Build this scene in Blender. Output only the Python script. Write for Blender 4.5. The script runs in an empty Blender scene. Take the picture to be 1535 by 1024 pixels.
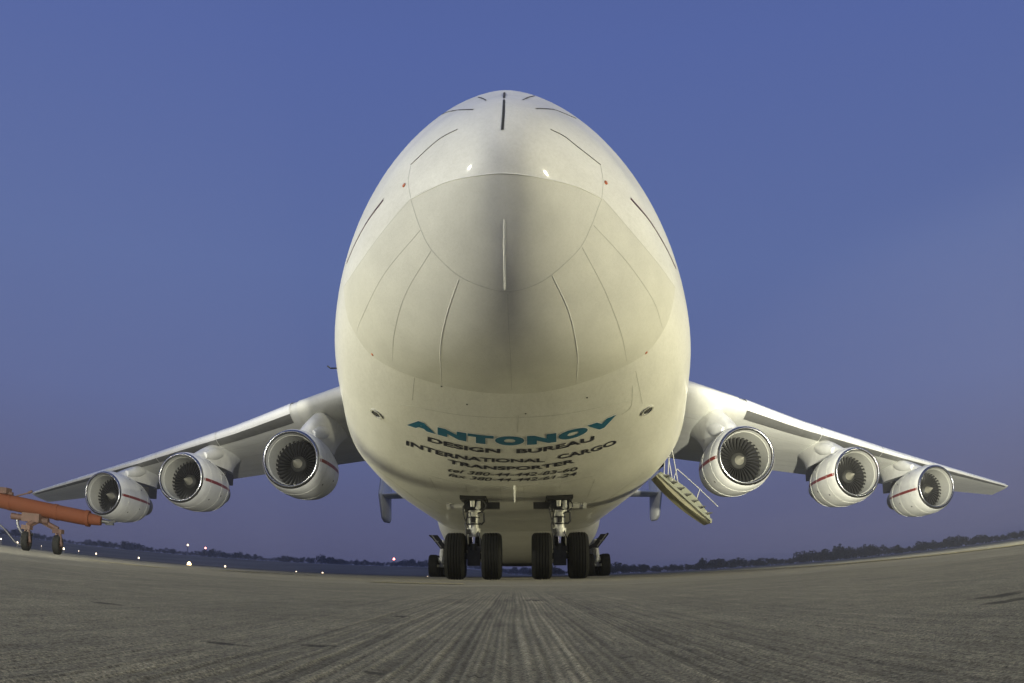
import bpy, bmesh, math, random
import numpy as np
from mathutils import Vector, Matrix
from mathutils.bvhtree import BVHTree

random.seed(7)
rng = np.random.default_rng(11)
scene = bpy.context.scene
C = scene.collection
R = math.radians

# ------------------------------------------------------------------ camera (fisheye lying on the apron)
FPX, CX, CY, PITCH, ROLL, CAMH = 1230.0, 767.5, 512.0, R(16.4), R(0.3), 0.10
_c, _s = math.cos(PITCH), math.sin(PITCH)
_R0, _U0, FWD = Vector((1, 0, 0)), Vector((0, -_s, _c)), Vector((0, _c, _s))
RGT = _R0 * math.cos(ROLL) - _U0 * math.sin(ROLL)
UPV = _U0 * math.cos(ROLL) + _R0 * math.sin(ROLL)
EYE = Vector((0, 0, CAMH))
cam = bpy.data.cameras.new('camera')
cam.type = 'PANO'
cam.panorama_type = 'FISHEYE_EQUISOLID'
cam.sensor_fit = 'HORIZONTAL'
cam.sensor_width = 36.0
cam.fisheye_lens = FPX / 1535.0 * 36.0
cam.fisheye_fov = math.pi
cam.clip_start, cam.clip_end = 0.02, 9000.0
cam_ob = bpy.data.objects.new('camera', cam)
C.objects.link(cam_ob)
cam_ob.matrix_world = Matrix(((RGT.x, UPV.x, -FWD.x, EYE.x), (RGT.y, UPV.y, -FWD.y, EYE.y),
                              (RGT.z, UPV.z, -FWD.z, EYE.z), (0, 0, 0, 1)))
scene.camera = cam_ob

# ------------------------------------------------------------------ dusk sky
world = bpy.data.worlds.new('World')
scene.world = world
world.use_nodes = True
wn = world.node_tree
wbg = wn.nodes['Background']
wtc = wn.nodes.new('ShaderNodeTexCoord')
wsx = wn.nodes.new('ShaderNodeSeparateXYZ')
wrp = wn.nodes.new('ShaderNodeValToRGB')
wn.links.new(wtc.outputs['Generated'], wsx.inputs[0])
wn.links.new(wsx.outputs['Z'], wrp.inputs['Fac'])
wn.links.new(wrp.outputs['Color'], wbg.inputs['Color'])
sky = [(0.0, (.096, .098, .180)), (0.09, (.102, .114, .228)), (0.20, (.108, .140, .308)), (0.36, (.105, .150, .348)),
       (0.60, (.088, .132, .358)), (1.0, (.062, .098, .280))]
el = wrp.color_ramp.elements
for i, (p, c) in enumerate(sky):
    e = el[i] if i < 2 else el.new(p)
    e.position, e.color = p, (*c, 1)
wbg.inputs['Strength'].default_value = 0.98

# ------------------------------------------------------------------ light: last glow of the sun, two high apron floodlights, added low spots
# (the high pair follows from warm light on the hull from both sides and two lamp reflections on the nose)
sun = bpy.data.lights.new('sun', 'SUN')
sun.energy, sun.angle, sun.color = 0.10, R(14), (1.0, .84, .74)
sun_ob = bpy.data.objects.new('sun', sun)
C.objects.link(sun_ob)
sun_ob.rotation_euler = Vector((0.55, 0.8, -0.16)).to_track_quat('-Z', 'Y').to_euler()


def spot_lamp(name, loc, aim, watts, color, size, cone, blend=0.6):
    l = bpy.data.lights.new(name, 'SPOT')
    l.energy, l.color, l.shadow_soft_size, l.spot_size, l.spot_blend = watts, color, size, R(cone), blend
    o = bpy.data.objects.new(name, l)
    C.objects.link(o)
    o.location = loc
    o.rotation_euler = (Vector(aim) - Vector(loc)).to_track_quat('-Z', 'Y').to_euler()


spot_lamp('spot_lamp', (-46, -7, 28.0), (0, 16, 5), 80000, (1.0, .985, .88), .8, 90)
spot_lamp('spot_lamp', (42, -7, 25.0), (0, 16, 5), 63000, (1.0, .94, .70), .8, 90)
spot_lamp('low_fill_lamp', (-20, 14.5, .5), (0, 15, 3), 8000, (1.0, .95, .64), .3, 140)  # this low pair is added to lift the belly and lower sides
spot_lamp('low_fill_lamp', (18.5, 14, .5), (0, 15, 3), 8000, (1.0, .93, .58), .3, 140)
spot_lamp('spot_lamp', (6, -10, 0.5), (26, 52, 5.2), 430000, (1.0, .97, .80), .3, 32, .45)  # spot added to light the right wing, cone narrowed to miss the nose
spot_lamp('spot_lamp', (5, -25, 4.5), (-30.8, 63, 5.5), 215000, (1.0, .98, .88), .3, 18.9, .06)  # spot added to brighten the left wing and engines, no known source

vs = scene.view_settings
vs.view_transform, vs.look, vs.exposure, vs.gamma = 'Standard', 'None', 0.0, 1.0
vs.use_curve_mapping = False

# ------------------------------------------------------------------ helpers


def mat(name, base, rough=.5, metal=0.0, var=.0, vscale=3.0, bump=.0, bscale=20.0, emit=None, estr=1.0, coat=0.0, stretch=(1, 1, 1), dirt=None, spec=.5):
    m = bpy.data.materials.new(name)
    m.use_nodes = True
    nt = m.node_tree
    b = nt.nodes['Principled BSDF']
    b.inputs['Base Color'].default_value = (*base, 1)
    b.inputs['Roughness'].default_value = rough
    b.inputs['Metallic'].default_value = metal
    b.inputs['Coat Weight'].default_value = coat
    b.inputs['Coat Roughness'].default_value = .06
    b.inputs['Specular IOR Level'].default_value = spec
    tc = nt.nodes.new('ShaderNodeTexCoord')
    mp = nt.nodes.new('ShaderNodeMapping')
    mp.inputs['Scale'].default_value = stretch
    nt.links.new(tc.outputs['Object'], mp.inputs[0])
    if var > 0:
        n = nt.nodes.new('ShaderNodeTexNoise')
        n.inputs['Scale'].default_value = vscale
        n.inputs['Detail'].default_value = 7
        n.inputs['Roughness'].default_value = .62
        nt.links.new(mp.outputs[0], n.inputs['Vector'])
        r = nt.nodes.new('ShaderNodeValToRGB')
        r.color_ramp.elements[0].position, r.color_ramp.elements[1].position = .3, .72
        d = dirt if dirt else tuple(max(0, x * (1 - var)) for x in base)
        r.color_ramp.elements[0].color = (*d, 1)
        r.color_ramp.elements[1].color = (*base, 1)
        nt.links.new(n.outputs['Fac'], r.inputs['Fac'])
        n3 = nt.nodes.new('ShaderNodeTexNoise')
        n3.inputs['Scale'].default_value = vscale * 22
        n3.inputs['Detail'].default_value = 4
        n3.inputs['Roughness'].default_value = .75
        nt.links.new(mp.outputs[0], n3.inputs['Vector'])
        r3 = nt.nodes.new('ShaderNodeValToRGB')
        r3.color_ramp.elements[0].position, r3.color_ramp.elements[1].position = .30, .58
        k3 = max(.6, 1 - var * .45)
        r3.color_ramp.elements[0].color, r3.color_ramp.elements[1].color = (k3, k3, k3 * .98, 1), (1, 1, 1, 1)
        nt.links.new(n3.outputs['Fac'], r3.inputs['Fac'])
        mx = nt.nodes.new('ShaderNodeMix')
        mx.data_type, mx.blend_type = 'RGBA', 'MULTIPLY'
        mx.inputs['Factor'].default_value = 1
        nt.links.new(r.outputs['Color'], mx.inputs[6])
        nt.links.new(r3.outputs['Color'], mx.inputs[7])
        nt.links.new(mx.outputs[2], b.inputs['Base Color'])
        rr = nt.nodes.new('ShaderNodeMapRange')
        rr.inputs['To Min'].default_value, rr.inputs['To Max'].default_value = min(1, rough + .12), max(.02, rough - .08)
        nt.links.new(n.outputs['Fac'], rr.inputs['Value'])
        nt.links.new(rr.outputs[0], b.inputs['Roughness'])
    if bump > 0:
        n2 = nt.nodes.new('ShaderNodeTexNoise')
        n2.inputs['Scale'].default_value = bscale
        n2.inputs['Detail'].default_value = 5
        nt.links.new(mp.outputs[0], n2.inputs['Vector'])
        bp = nt.nodes.new('ShaderNodeBump')
        bp.inputs['Strength'].default_value = bump
        bp.inputs['Distance'].default_value = .02
        nt.links.new(n2.outputs['Fac'], bp.inputs['Height'])
        nt.links.new(bp.outputs[0], b.inputs['Normal'])
    if emit:
        b.inputs['Emission Color'].default_value = (*emit, 1)
        b.inputs['Emission Strength'].default_value = estr
    return m


M = {
    'paint': mat('white_paint', (.80, .795, .72), .52, var=.20, vscale=.9, spec=.35, bump=.10, bscale=1.6, coat=.35, stretch=(1, .35, 1)),
    'belly': mat('belly_paint', (.78, .775, .71), .45, var=.13, vscale=.9),
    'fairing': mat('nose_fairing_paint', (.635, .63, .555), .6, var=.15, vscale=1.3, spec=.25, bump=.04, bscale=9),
    'nacelle': mat('nacelle_paint', (.64, .64, .60), .36, var=.18, vscale=1.6, coat=.2),
    'wing': mat('wing_paint', (.74, .74, .69), .42, var=.18, vscale=.7, stretch=(.35, 1, 1)),
    'slat': mat('slat_paint', (.80, .80, .78), .25, var=.06, vscale=.8),
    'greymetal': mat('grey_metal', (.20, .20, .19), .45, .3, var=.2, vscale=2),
    'lip': mat('polished_lip', (.34, .34, .33), .24, 1.0),
    'liner': mat('intake_liner', (.33, .33, .30), .6, var=.08, vscale=4),
    'dark': mat('dark_metal', (.025, .025, .026), .45, .3),
    'blade': mat('fan_blade_metal', (.040, .040, .038), .28, .7),
    'hubmetal': mat('spinner_metal', (.06, .06, .055), .35, .6, var=.4, vscale=5),
    'red': mat('red_stripe', (.20, .022, .014), .4, var=.2, vscale=4),
    'darkred': mat('dark_cheatline', (.045, .010, .008), .4),
    'seam': mat('panel_gap', (.44, .44, .385), .7),
    'visorgap': mat('visor_gap', (.20, .20, .17), .7),
    'gap': mat('deep_gap', (.03, .03, .028), .8),
    'bead': mat('sealant_bead', (.70, .70, .64), .4),
    'teal': mat('teal_paint', (.008, .13, .22), .4, var=.1, vscale=5),
    'navy': mat('navy_paint', (.018, .020, .032), .45),
    'halo': mat('letter_edge_paint', (.80, .80, .78), .4),
    'orange_dot': mat('orange_marker', (.45, .10, .02), .4),
    'rubber': mat('tyre_rubber', (.009, .009, .0075), .8, spec=.15, var=.4, vscale=9, bump=.15, bscale=40),
    'rim': mat('wheel_rim', (.40, .40, .36), .4, .3, var=.3, vscale=8),
    'strut': mat('strut_paint', (.62, .62, .56), .35, var=.25, vscale=6),
    'chrome': mat('strut_chrome', (.75, .75, .73), .14, 1.0),
    'greased': mat('greased_steel', (.05, .05, .045), .4, .5, var=.4, vscale=7),
    'glass': mat('lamp_glass', (.06, .06, .055), .08, coat=.5),
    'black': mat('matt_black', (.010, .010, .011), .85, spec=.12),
    'tipcone': mat('spinner_cone_paint', (.27, .26, .21), .35, .1, var=.2, vscale=6),
    'stairgreen': mat('stair_paint', (.46, .48, .38), .45, var=.15, vscale=4),
    'stairskin': mat('stair_skin_paint', (.46, .44, .30), .5, var=.15, vscale=3),
    'orange': mat('orange_paint', (.058, .017, .006), .8, spec=.12, var=.4, vscale=3.5, dirt=(.055, .018, .008), bump=.1, bscale=14),
    'rust': mat('worn_orange_steel', (.055, .026, .018), .7, spec=.25, var=.5, vscale=9, dirt=(.035, .022, .015)),
    'hose': mat('black_hose', (.02, .02, .022), .5),
    'foliage': mat('far_foliage', (.045, .055, .036), .9, var=.5, vscale=.12, spec=.1),
    'bark': mat('far_bark', (.05, .042, .034), .9),
    'lampw': mat('lit_white_lens', (1, 1, 1), .3, emit=(1.0, .74, .44), estr=3.2),
    'lampo': mat('lit_amber_lens', (1, .6, .2), .3, emit=(1.0, .72, .36), estr=7),
    'lampr': mat('lit_red_lens', (1, .2, .2), .3, emit=(1.0, .26, .22), estr=8),
    'fixture': mat('fixture_metal', (.10, .10, .09), .6),
}


class MB:
    def __init__(self):
        self.v, self.f = [], []

    def grid(self, rows, close_u=False, close_v=False):
        """rows: list of equal-length lists of points"""
        b = len(self.v)
        n, m = len(rows), len(rows[0])
        for r in rows:
            self.v.extend(tuple(p) for p in r)
        for i in range(n if close_v else n - 1):
            for j in range(m if close_u else m - 1):
                i2, j2 = (i + 1) % n, (j + 1) % m
                self.f.append((b + i * m + j, b + i * m + j2, b + i2 * m + j2, b + i2 * m + j))
        return self

    def fan(self, pts, flip=False):
        b = len(self.v)
        self.v.extend(tuple(p) for p in pts)
        f = tuple(range(b, b + len(pts)))
        self.f.append(f[::-1] if flip else f)
        return self

    def box(self, c, s, rot=None):
        b = len(self.v)
        for x in (-.5, .5):
            for y in (-.5, .5):
                for z in (-.5, .5):
                    p = Vector((x * s[0], y * s[1], z * s[2]))
                    if rot is not None:
                        p = rot @ p
                    self.v.append(tuple(p + Vector(c)))
        for f in ((0, 1, 3, 2), (4, 6, 7, 5), (0, 4, 5, 1), (2, 3, 7, 6), (0, 2, 6, 4), (1, 5, 7, 3)):
            self.f.append(tuple(b + i for i in f))
        return self

    def tube(self, p0, p1, r0, r1=None, n=14, caps=True):
        p0, p1 = Vector(p0), Vector(p1)
        r1 = r0 if r1 is None else r1
        d = (p1 - p0).normalized()
        a = d.orthogonal().normalized()
        b_ = d.cross(a)
        rows = []
        for p, r in ((p0, r0), (p1, r1)):
            rows.append([p + (a * math.cos(t) + b_ * math.sin(t)) * r for t in [2 * math.pi * k / n for k in range(n)]])
        self.grid(rows, close_u=True)
        if caps:
            self.fan(rows[0], True)
            self.fan(rows[1])
        return self

    def path(self, pts, r, n=8):
        pts = [Vector(p) for p in pts]
        rows = []
        a = None
        for i, p in enumerate(pts):
            d = (pts[min(i + 1, len(pts) - 1)] - pts[max(i - 1, 0)]).normalized()
            a = d.orthogonal().normalized() if a is None else (a - d * a.dot(d)).normalized()
            b_ = d.cross(a)
            rows.append([p + (a * math.cos(t) + b_ * math.sin(t)) * r for t in [2 * math.pi * k / n for k in range(n)]])
        self.grid(rows, close_u=True)
        self.fan(rows[0], True)
        self.fan(rows[-1])
        return self

    def lathe(self, origin, axis, prof, n=48, ref=None):
        """prof: (distance along axis, radius)"""
        o, d = Vector(origin), Vector(axis).normalized()
        a = Vector(ref).normalized() if ref is not None else d.orthogonal().normalized()
        b_ = d.cross(a)
        rows = [[o + d * t + (a * math.cos(q) + b_ * math.sin(q)) * r for q in [2 * math.pi * k / n for k in range(n)]] for t, r in prof]
        return self.grid(rows, close_u=True)

    def build(self, name, m, parent=None, smooth=True, angle=35, loc=None):
        me = bpy.data.meshes.new(name)
        me.from_pydata(self.v, [], self.f)
        me.validate()
        bm = bmesh.new()
        bm.from_mesh(me)
        bmesh.ops.remove_doubles(bm, verts=bm.verts, dist=1e-5)
        bmesh.ops.recalc_face_normals(bm, faces=bm.faces)
        bm.to_mesh(me)
        bm.free()
        me.materials.append(m)
        if smooth:
            me.shade_smooth()
            me.set_sharp_from_angle(angle=R(angle))
        o = bpy.data.objects.new(name, me)
        C.objects.link(o)
        if parent is not None:
            o.parent = parent
        if loc is not None:
            o.location = loc
        return o


def tag(o, label=None, cat=None, group=None, kind=None):
    for k, v in (('label', label), ('category', cat), ('group', group), ('kind', kind)):
        if v:
            o[k] = v
    return o


def empty(name, loc, rz=0):
    o = bpy.data.objects.new(name, None)
    C.objects.link(o)
    o.location = loc
    o.rotation_euler = (0, 0, rz)
    return o


def ray(px, py):
    dx, dy = px - CX, CY - py
    r = math.hypot(dx, dy) + 1e-9
    th = 2 * math.asin(min(1, r / 2 / FPX))
    s = math.sin(th) / r
    return RGT * dx * s + UPV * dy * s + FWD * math.cos(th)


def at(px, py, dist=None, Y=None):
    d = ray(px, py)
    return EYE + (d * dist if dist is not None else d * (Y / d.y))


def herm(x, xp, yp):
    x = np.asarray(x, float)
    xp, yp = np.asarray(xp, float), np.asarray(yp, float)
    h = np.diff(xp)
    d = np.diff(yp) / h
    m = np.empty_like(yp)
    m[0], m[-1] = d[0], d[-1]
    for i in range(1, len(xp) - 1):
        if d[i - 1] * d[i] <= 0:
            m[i] = 0
        else:
            w1, w2 = 2 * h[i] + h[i - 1], h[i] + 2 * h[i - 1]
            m[i] = (w1 + w2) / (w1 / d[i - 1] + w2 / d[i])
    i = np.clip(np.searchsorted(xp, x) - 1, 0, len(xp) - 2)
    t = np.clip((x - xp[i]) / h[i], 0, 1)
    return (2 * t**3 - 3 * t**2 + 1) * yp[i] + (t**3 - 2 * t**2 + t) * h[i] * m[i] + (-2 * t**3 + 3 * t**2) * yp[i + 1] + (t**3 - t**2) * h[i] * m[i + 1]


def spline(pts, n):
    """smooth curve through 2-D or 3-D points, n samples"""
    P = np.asarray(pts, float)
    if len(P) == 2:
        return [P[0] + (P[1] - P[0]) * k / (n - 1) for k in range(n)]
    t = np.concatenate([[0], np.cumsum(np.linalg.norm(np.diff(P, axis=0), axis=1))])
    E = np.vstack([2 * P[0] - P[1], P, 2 * P[-1] - P[-2]])
    out = []
    for q in np.linspace(0, t[-1], n):
        i = min(max(np.searchsorted(t, q) - 1, 0), len(P) - 2)
        u = (q - t[i]) / (t[i + 1] - t[i])
        a, b, c, d = E[i], E[i + 1], E[i + 2], E[i + 3]
        out.append(.5 * ((2 * b) + (c - a) * u + (2 * a - 5 * b + 4 * c - d) * u**2 + (3 * b - a - 3 * c + d) * u**3))
    return out


# ================================================================== SETTING: apron, strip, field
def node_concrete(name, base, dark, groove=0.0, stain_attr=False):
    m = bpy.data.materials.new(name)
    m.use_nodes = True
    nt = m.node_tree
    L = nt.links.new
    b = nt.nodes['Principled BSDF']
    b.inputs['Roughness'].default_value = .88
    b.inputs['Specular IOR Level'].default_value = .22
    tc = nt.nodes.new('ShaderNodeTexCoord')

    def noise(scale, detail=6, rough=.6, sx=1, sy=1):
        mp = nt.nodes.new('ShaderNodeMapping')
        mp.inputs['Scale'].default_value = (sx, sy, 1)
        L(tc.outputs['Object'], mp.inputs[0])
        n = nt.nodes.new('ShaderNodeTexNoise')
        n.inputs['Scale'].default_value = scale
        n.inputs['Detail'].default_value = detail
        n.inputs['Roughness'].default_value = rough
        L(mp.outputs[0], n.inputs['Vector'])
        return n.outputs['Fac']

    def ramp(src, p0, c0, p1, c1):
        r = nt.nodes.new('ShaderNodeValToRGB')
        r.color_ramp.elements[0].position, r.color_ramp.elements[1].position = p0, p1
        r.color_ramp.elements[0].color, r.color_ramp.elements[1].color = (*c0, 1), (*c1, 1)
        L(src, r.inputs['Fac'])
        return r.outputs['Color']

    def mul(a, c, f=1.0):
        x = nt.nodes.new('ShaderNodeMix')
        x.data_type, x.blend_type = 'RGBA', 'MULTIPLY'
        x.inputs['Factor'].default_value = f
        L(a, x.inputs[6])
        L(c, x.inputs[7])
        return x.outputs[2]
    col = ramp(noise(.22, 8, .68), .34, dark, .66, base)
    col = mul(col, ramp(noise(2.6, 7, .7), .30, (.66, .66, .66), .70, (1, 1, 1)))
    col = mul(col, ramp(noise(170, 4, .8), .34, (.18, .18, .18), .66, (1.35, 1.35, 1.30)))
    col = mul(col, ramp(noise(520, 2, .7), .34, (.5, .5, .5), .66, (1.2, 1.2, 1.2)))
    col = mul(col, ramp(noise(34, 4, .7, 1, .35), .33, (.72, .72, .72), .60, (1.0, 1.0, 1.0)))
    if stain_attr:
        at_ = nt.nodes.new('ShaderNodeAttribute')
        at_.attribute_name = 'stain'
        col = mul(col, ramp(at_.outputs['Fac'], 0, (1, 1, 1), 1, (.22, .22, .21)))
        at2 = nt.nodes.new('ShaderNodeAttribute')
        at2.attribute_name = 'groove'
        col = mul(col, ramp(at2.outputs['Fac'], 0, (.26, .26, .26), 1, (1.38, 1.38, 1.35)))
    L(col, b.inputs['Base Color'])
    bp = nt.nodes.new('ShaderNodeBump')
    bp.inputs['Strength'].default_value = .55
    bp.inputs['Distance'].default_value = .010
    L(noise(90, 6, .7), bp.inputs['Height'])
    L(bp.outputs[0], b.inputs['Normal'])
    return m


CONC = node_concrete('apron_concrete', (.375, .345, .250), (.255, .240, .180))
CONC_NEAR = node_concrete('grooved_concrete', (.375, .345, .250), (.255, .240, .180), stain_attr=True)
LAMPLIT = node_concrete('lamplit_concrete', (.46, .43, .30), (.33, .31, .22))
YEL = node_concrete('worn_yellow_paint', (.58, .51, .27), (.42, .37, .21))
GRASS = mat('dry_dark_grass', (.37, .30, .20), .95, var=.45, vscale=.05, spec=.1, stretch=(1, .3, 1))

mb = MB()
xs = [-75, -40, -12, -3.2, 3.2, 7.0, 20, 60]
ys = [-60, -12, .35, 7.5, 30, 90, 220]
b0 = 0
mb.v = [(x, y, 0) for y in ys for x in xs]
mb.f = [(j * 8 + i, j * 8 + i + 1, j * 8 + i + 9, j * 8 + i + 8) for j in range(6) for i in range(7) if not (i == 3 and j == 2)]
tag(mb.build('apron', CONC, smooth=False), kind='structure')

# the near part of the apron in real relief: broom grooves along the taxi direction, pits and small ridges
yv = np.concatenate([np.geomspace(.35, 7.5, 330)])
xv = np.concatenate([np.linspace(-3.2, -.72, 150)[:-1], np.linspace(-.72, .72, 520), np.linspace(.72, 3.2, 150)[1:]])


def vnoise1(x, seed):
    g = np.random.default_rng(seed).random(4096)
    i = np.floor(x).astype(int)
    t = x - i
    t = t * t * (3 - 2 * t)
    return g[i % 4096] * (1 - t) + g[(i + 1) % 4096] * t


def vnoise2(x, y, seed):
    g = np.random.default_rng(seed).random((256, 256))
    i, j = np.floor(x).astype(int), np.floor(y).astype(int)
    u, v = x - i, y - j
    u, v = u * u * (3 - 2 * u), v * v * (3 - 2 * v)
    a = g[i % 256, j % 256] * (1 - u) + g[(i + 1) % 256, j % 256] * u
    b = g[i % 256, (j + 1) % 256] * (1 - u) + g[(i + 1) % 256, (j + 1) % 256] * u
    return a * (1 - v) + b * v


XX, YY = np.meshgrid(xv, yv)
wob = .006 * (vnoise2(XX * 2 + 40, YY * 1.1, 3) - .5)
ph_ = (XX + wob) / .0118 + 1.1 * vnoise1((XX + wob) / .03 + 70, 15) + .5 * vnoise2(XX * 14 + 30, YY * 1.3, 16)
brk = vnoise2(XX * 70 + 11, YY * 3.0, 31)
gro = .42 * (.5 + .5 * np.sin(2 * np.pi * ph_)) * (.3 + .7 * brk) + .38 * vnoise1((XX + wob) / .0075 + 500, 5) + .20 * vnoise1((XX + wob) / .04 + 90, 6) + .14 * brk
fade = np.clip(1.15 - np.abs(XX) / .62, .28, 1) * np.clip((6.5 - YY) / 3, 0, 1)
patch = np.clip(vnoise2(XX * 3 + 9, YY * 1.6 + 4, 8) * 1.5, .35, 1.1)
gro_h = (gro - .5) * .0060 * fade * patch
und = (vnoise2(XX * 9, YY * 9, 12) - .5) * .0022 + (vnoise2(XX * 31, YY * 31, 13) - .5) * .0016
ZZ = gro_h + und
stain = np.zeros_like(XX)
for (px, py, rx, ry) in ((335, 964, .024, .0045), (362, 967, .016, .003), (482, 968, .026, .004), (560, 1008, .012, .002), (712, 1013, .012, .002), (600, 924, .02, .008), (800, 900, .04, .02), (1500, 893, .06, .013), (1512, 901, .05, .010), (160, 905, .03, .008), (940, 985, .008, .002)):
    d = ray(px, py)
    g = EYE + d * (-CAMH / d.z)
    r2 = ((XX - g.x) / rx)**2 + ((YY - g.y) / (ry * 3.2))**2 + (vnoise2(XX * 60, YY * 40, 21) - .5) * 1.1
    stain = np.maximum(stain, np.clip(1.5 - r2, 0, 1))
edge = np.minimum(np.minimum((XX + 3.2), (3.2 - XX)) / .2, np.minimum((YY - .35) / .05, (7.5 - YY) / .6))
ZZ *= np.clip(edge, 0, 1)
nr, nc = XX.shape
me = bpy.data.meshes.new('grooved_apron')
idx = np.arange(nr * nc).reshape(nr, nc)
quads = np.stack([idx[:-1, :-1], idx[:-1, 1:], idx[1:, 1:], idx[1:, :-1]], -1).reshape(-1, 4)
me.vertices.add(nr * nc)
me.vertices.foreach_set('co', np.stack([XX, YY, ZZ], -1).ravel())
me.loops.add(quads.size)
me.loops.foreach_set('vertex_index', quads.ravel())
me.polygons.add(len(quads))
me.polygons.foreach_set('loop_start', np.arange(0, quads.size, 4))
me.update(calc_edges=True)
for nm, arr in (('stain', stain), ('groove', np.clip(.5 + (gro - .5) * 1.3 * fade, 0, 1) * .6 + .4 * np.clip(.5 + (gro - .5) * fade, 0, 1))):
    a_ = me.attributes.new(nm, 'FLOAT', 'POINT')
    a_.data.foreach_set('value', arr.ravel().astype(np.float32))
me.shade_smooth()
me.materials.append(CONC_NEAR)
go = bpy.data.objects.new('grooved_apron', me)
C.objects.link(go)
tag(go, kind='structure')


def sheet(name, pts, m, z):
    mb = MB()
    mb.fan([(x, y, z) for x, y in pts])
    return tag(mb.build(name, m, smooth=False), kind='structure')


sheet('lamplit_strip', [(8.6, -20), (45, -20), (45, 210), (8.6, 210)], LAMPLIT, .004)  # same concrete as the apron, lamplight put into a paler colour
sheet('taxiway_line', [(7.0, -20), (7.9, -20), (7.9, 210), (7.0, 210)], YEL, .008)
for (px, py, L_) in ((320, 854.5, 2.2), (397, 859, 2.5), (177, 845, 1.6), (620, 875, 1.1), (375, 857, 1.6)):
    d = ray(px, py)
    g = EYE + d * (-CAMH / min(d.z, -.0032))
    sheet('faded_marking', [(g.x - L_ / 2, g.y), (g.x + L_ / 2, g.y - .2), (g.x + L_ / 2, g.y + .6), (g.x - L_ / 2, g.y + .7)], YEL, .006)

# the airfield beyond: level on the right, rising gently on the left
rows = []
azs = np.radians(np.linspace(-180, 180, 181))
rad = [40, 62, 90, 140, 220, 350, 520, 700, 950, 1300, 1900, 3000, 6000]


def field_z(r, az):
    lf = 1 / (1 + math.exp((math.degrees(az) + 1.5) * 1.4))
    k = .0094 * lf + .0006
    t = min(1, max(0, (r - 75) / 320))
    return -.03 + k * r * t * t * (3 - 2 * t) * min(1, 950 / r)


for r in rad:
    rows.append([(r * math.sin(a), r * math.cos(a), field_z(r, a) - (.4 if r < 50 else 0)) for a in azs])
mb = MB()
mb.grid(rows)
tag(mb.build('airfield_ground', GRASS), kind='structure')

# ================================================================== THE AIRPLANE
X0, D0, KY = -.05, 9.9, .011
plane = empty('cargo_airplane', (X0, D0, 0), -math.atan(KY))
tag(plane, 'huge white six-engined cargo airplane seen head-on from the ground', 'airplane')
bpy.context.view_layer.update()
PM = Matrix.Translation((X0, D0, 0)) @ Matrix.Rotation(-math.atan(KY), 4, 'Z')
PI_ = PM.inverted()
PIR = PI_.to_3x3()

SW = np.array([0, .1, .4, 1.0, 2.0, 3.5, 5, 7, 9, 12, 30.])
SB_ = np.array([0, .1, .35, .8, 1.4, 2.0, 2.5, 3.0, 3.6, 4.4, 5.6, 7, 9, 12, 30.])
ZT = [5.75, 6.233, 6.721, 7.288, 8.023, 9.143, 9.938, 10.576, 10.926, 11.136, 11.151]
ZB = [5.75, 5.2, 4.55, 3.88, 3.34, 3.06, 2.95, 2.84, 2.67, 2.47, 2.26, 2.09, 1.96, 1.9, 1.87]
WW = [0.0, 0.36, 0.79, 1.46, 2.35, 3.05, 3.423, 3.738, 3.971, 4.0, 4.003]
SN = [0, 1, 2.5, 5, 9, 14.]
NU = [2.0, 1.898, 1.743, 1.778, 1.801, 1.757]
NL = [2.0, 1.987, 2.115, 2.267, 3.114, 3.448]
ZW = [5.75, 5.306, 4.827, 4.526, 4.464, 4.342]


def section(s, t):
    q = np.sqrt(s)
    zt, zb, w = herm(q, np.sqrt(SW), ZT), herm(q, np.sqrt(SB_), ZB), herm(q, np.sqrt(SW), WW)
    nu, nl, zw = herm(s, SN, NU), herm(s, SN, NL), herm(s, SN, ZW)
    k = np.clip((s - 52) / 26, 0, 1)
    k2 = k * k * (3 - 2 * k)
    zt, zb, w, zw = zt - 1.2 * k2, zb + 6.3 * k**1.25, w * (1 - .82 * k2), zw + 4.4 * k**1.2
    zw = np.clip(zw, zb + .05 * (zt - zb), zt - .05 * (zt - zb))
    c, sn = np.cos(t), np.sin(t)
    n = np.where(sn > 0, nu, nl)
    hh = np.where(sn > 0, zt - zw, zw - zb)
    x = w * np.sign(c) * np.abs(c)**(2 / n)
    z = zw + hh * np.sign(sn) * np.abs(sn)**(2 / n)
    x = x - .02 * (z - 4.5) * np.clip((14 - s) / 6, 0, 1)
    return x, z


st = np.concatenate([np.linspace(0.015, 1.5, 64)**2, np.linspace(2.35, 12, 66), np.linspace(12.6, 52, 30), np.linspace(53, 78, 16)])
NT = 144
tt = 2 * np.pi * np.arange(NT) / NT
# even out the spacing of superellipse samples
mb = MB()
rows = []
for s in st:
    x, z = section(np.full(NT, s), tt)
    rows.append([(float(a), float(s), float(b)) for a, b in zip(x, z)])
mb.grid(rows, close_u=True)
mb.fan(rows[0])
mb.fan(rows[-1], True)
FUSE_V, FUSE_F = list(mb.v), list(mb.f)
fuse = mb.build('fuselage', M['paint'], plane, angle=60)
BVH = BVHTree.FromPolygons([Vector(v) for v in FUSE_V], FUSE_F)
EYE_L = PI_ @ EYE


def cast(px, py, lift=0.0):
    """point of the hull (airplane coordinates) behind a picture point, and the hull's normal there"""
    d = PIR @ ray(px, py)
    h, n, i, _ = BVH.ray_cast(EYE_L, d)
    if h is None:
        return None, None
    if n.dot(d) > 0:
        n = -n
    return h + n * lift, n


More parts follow.
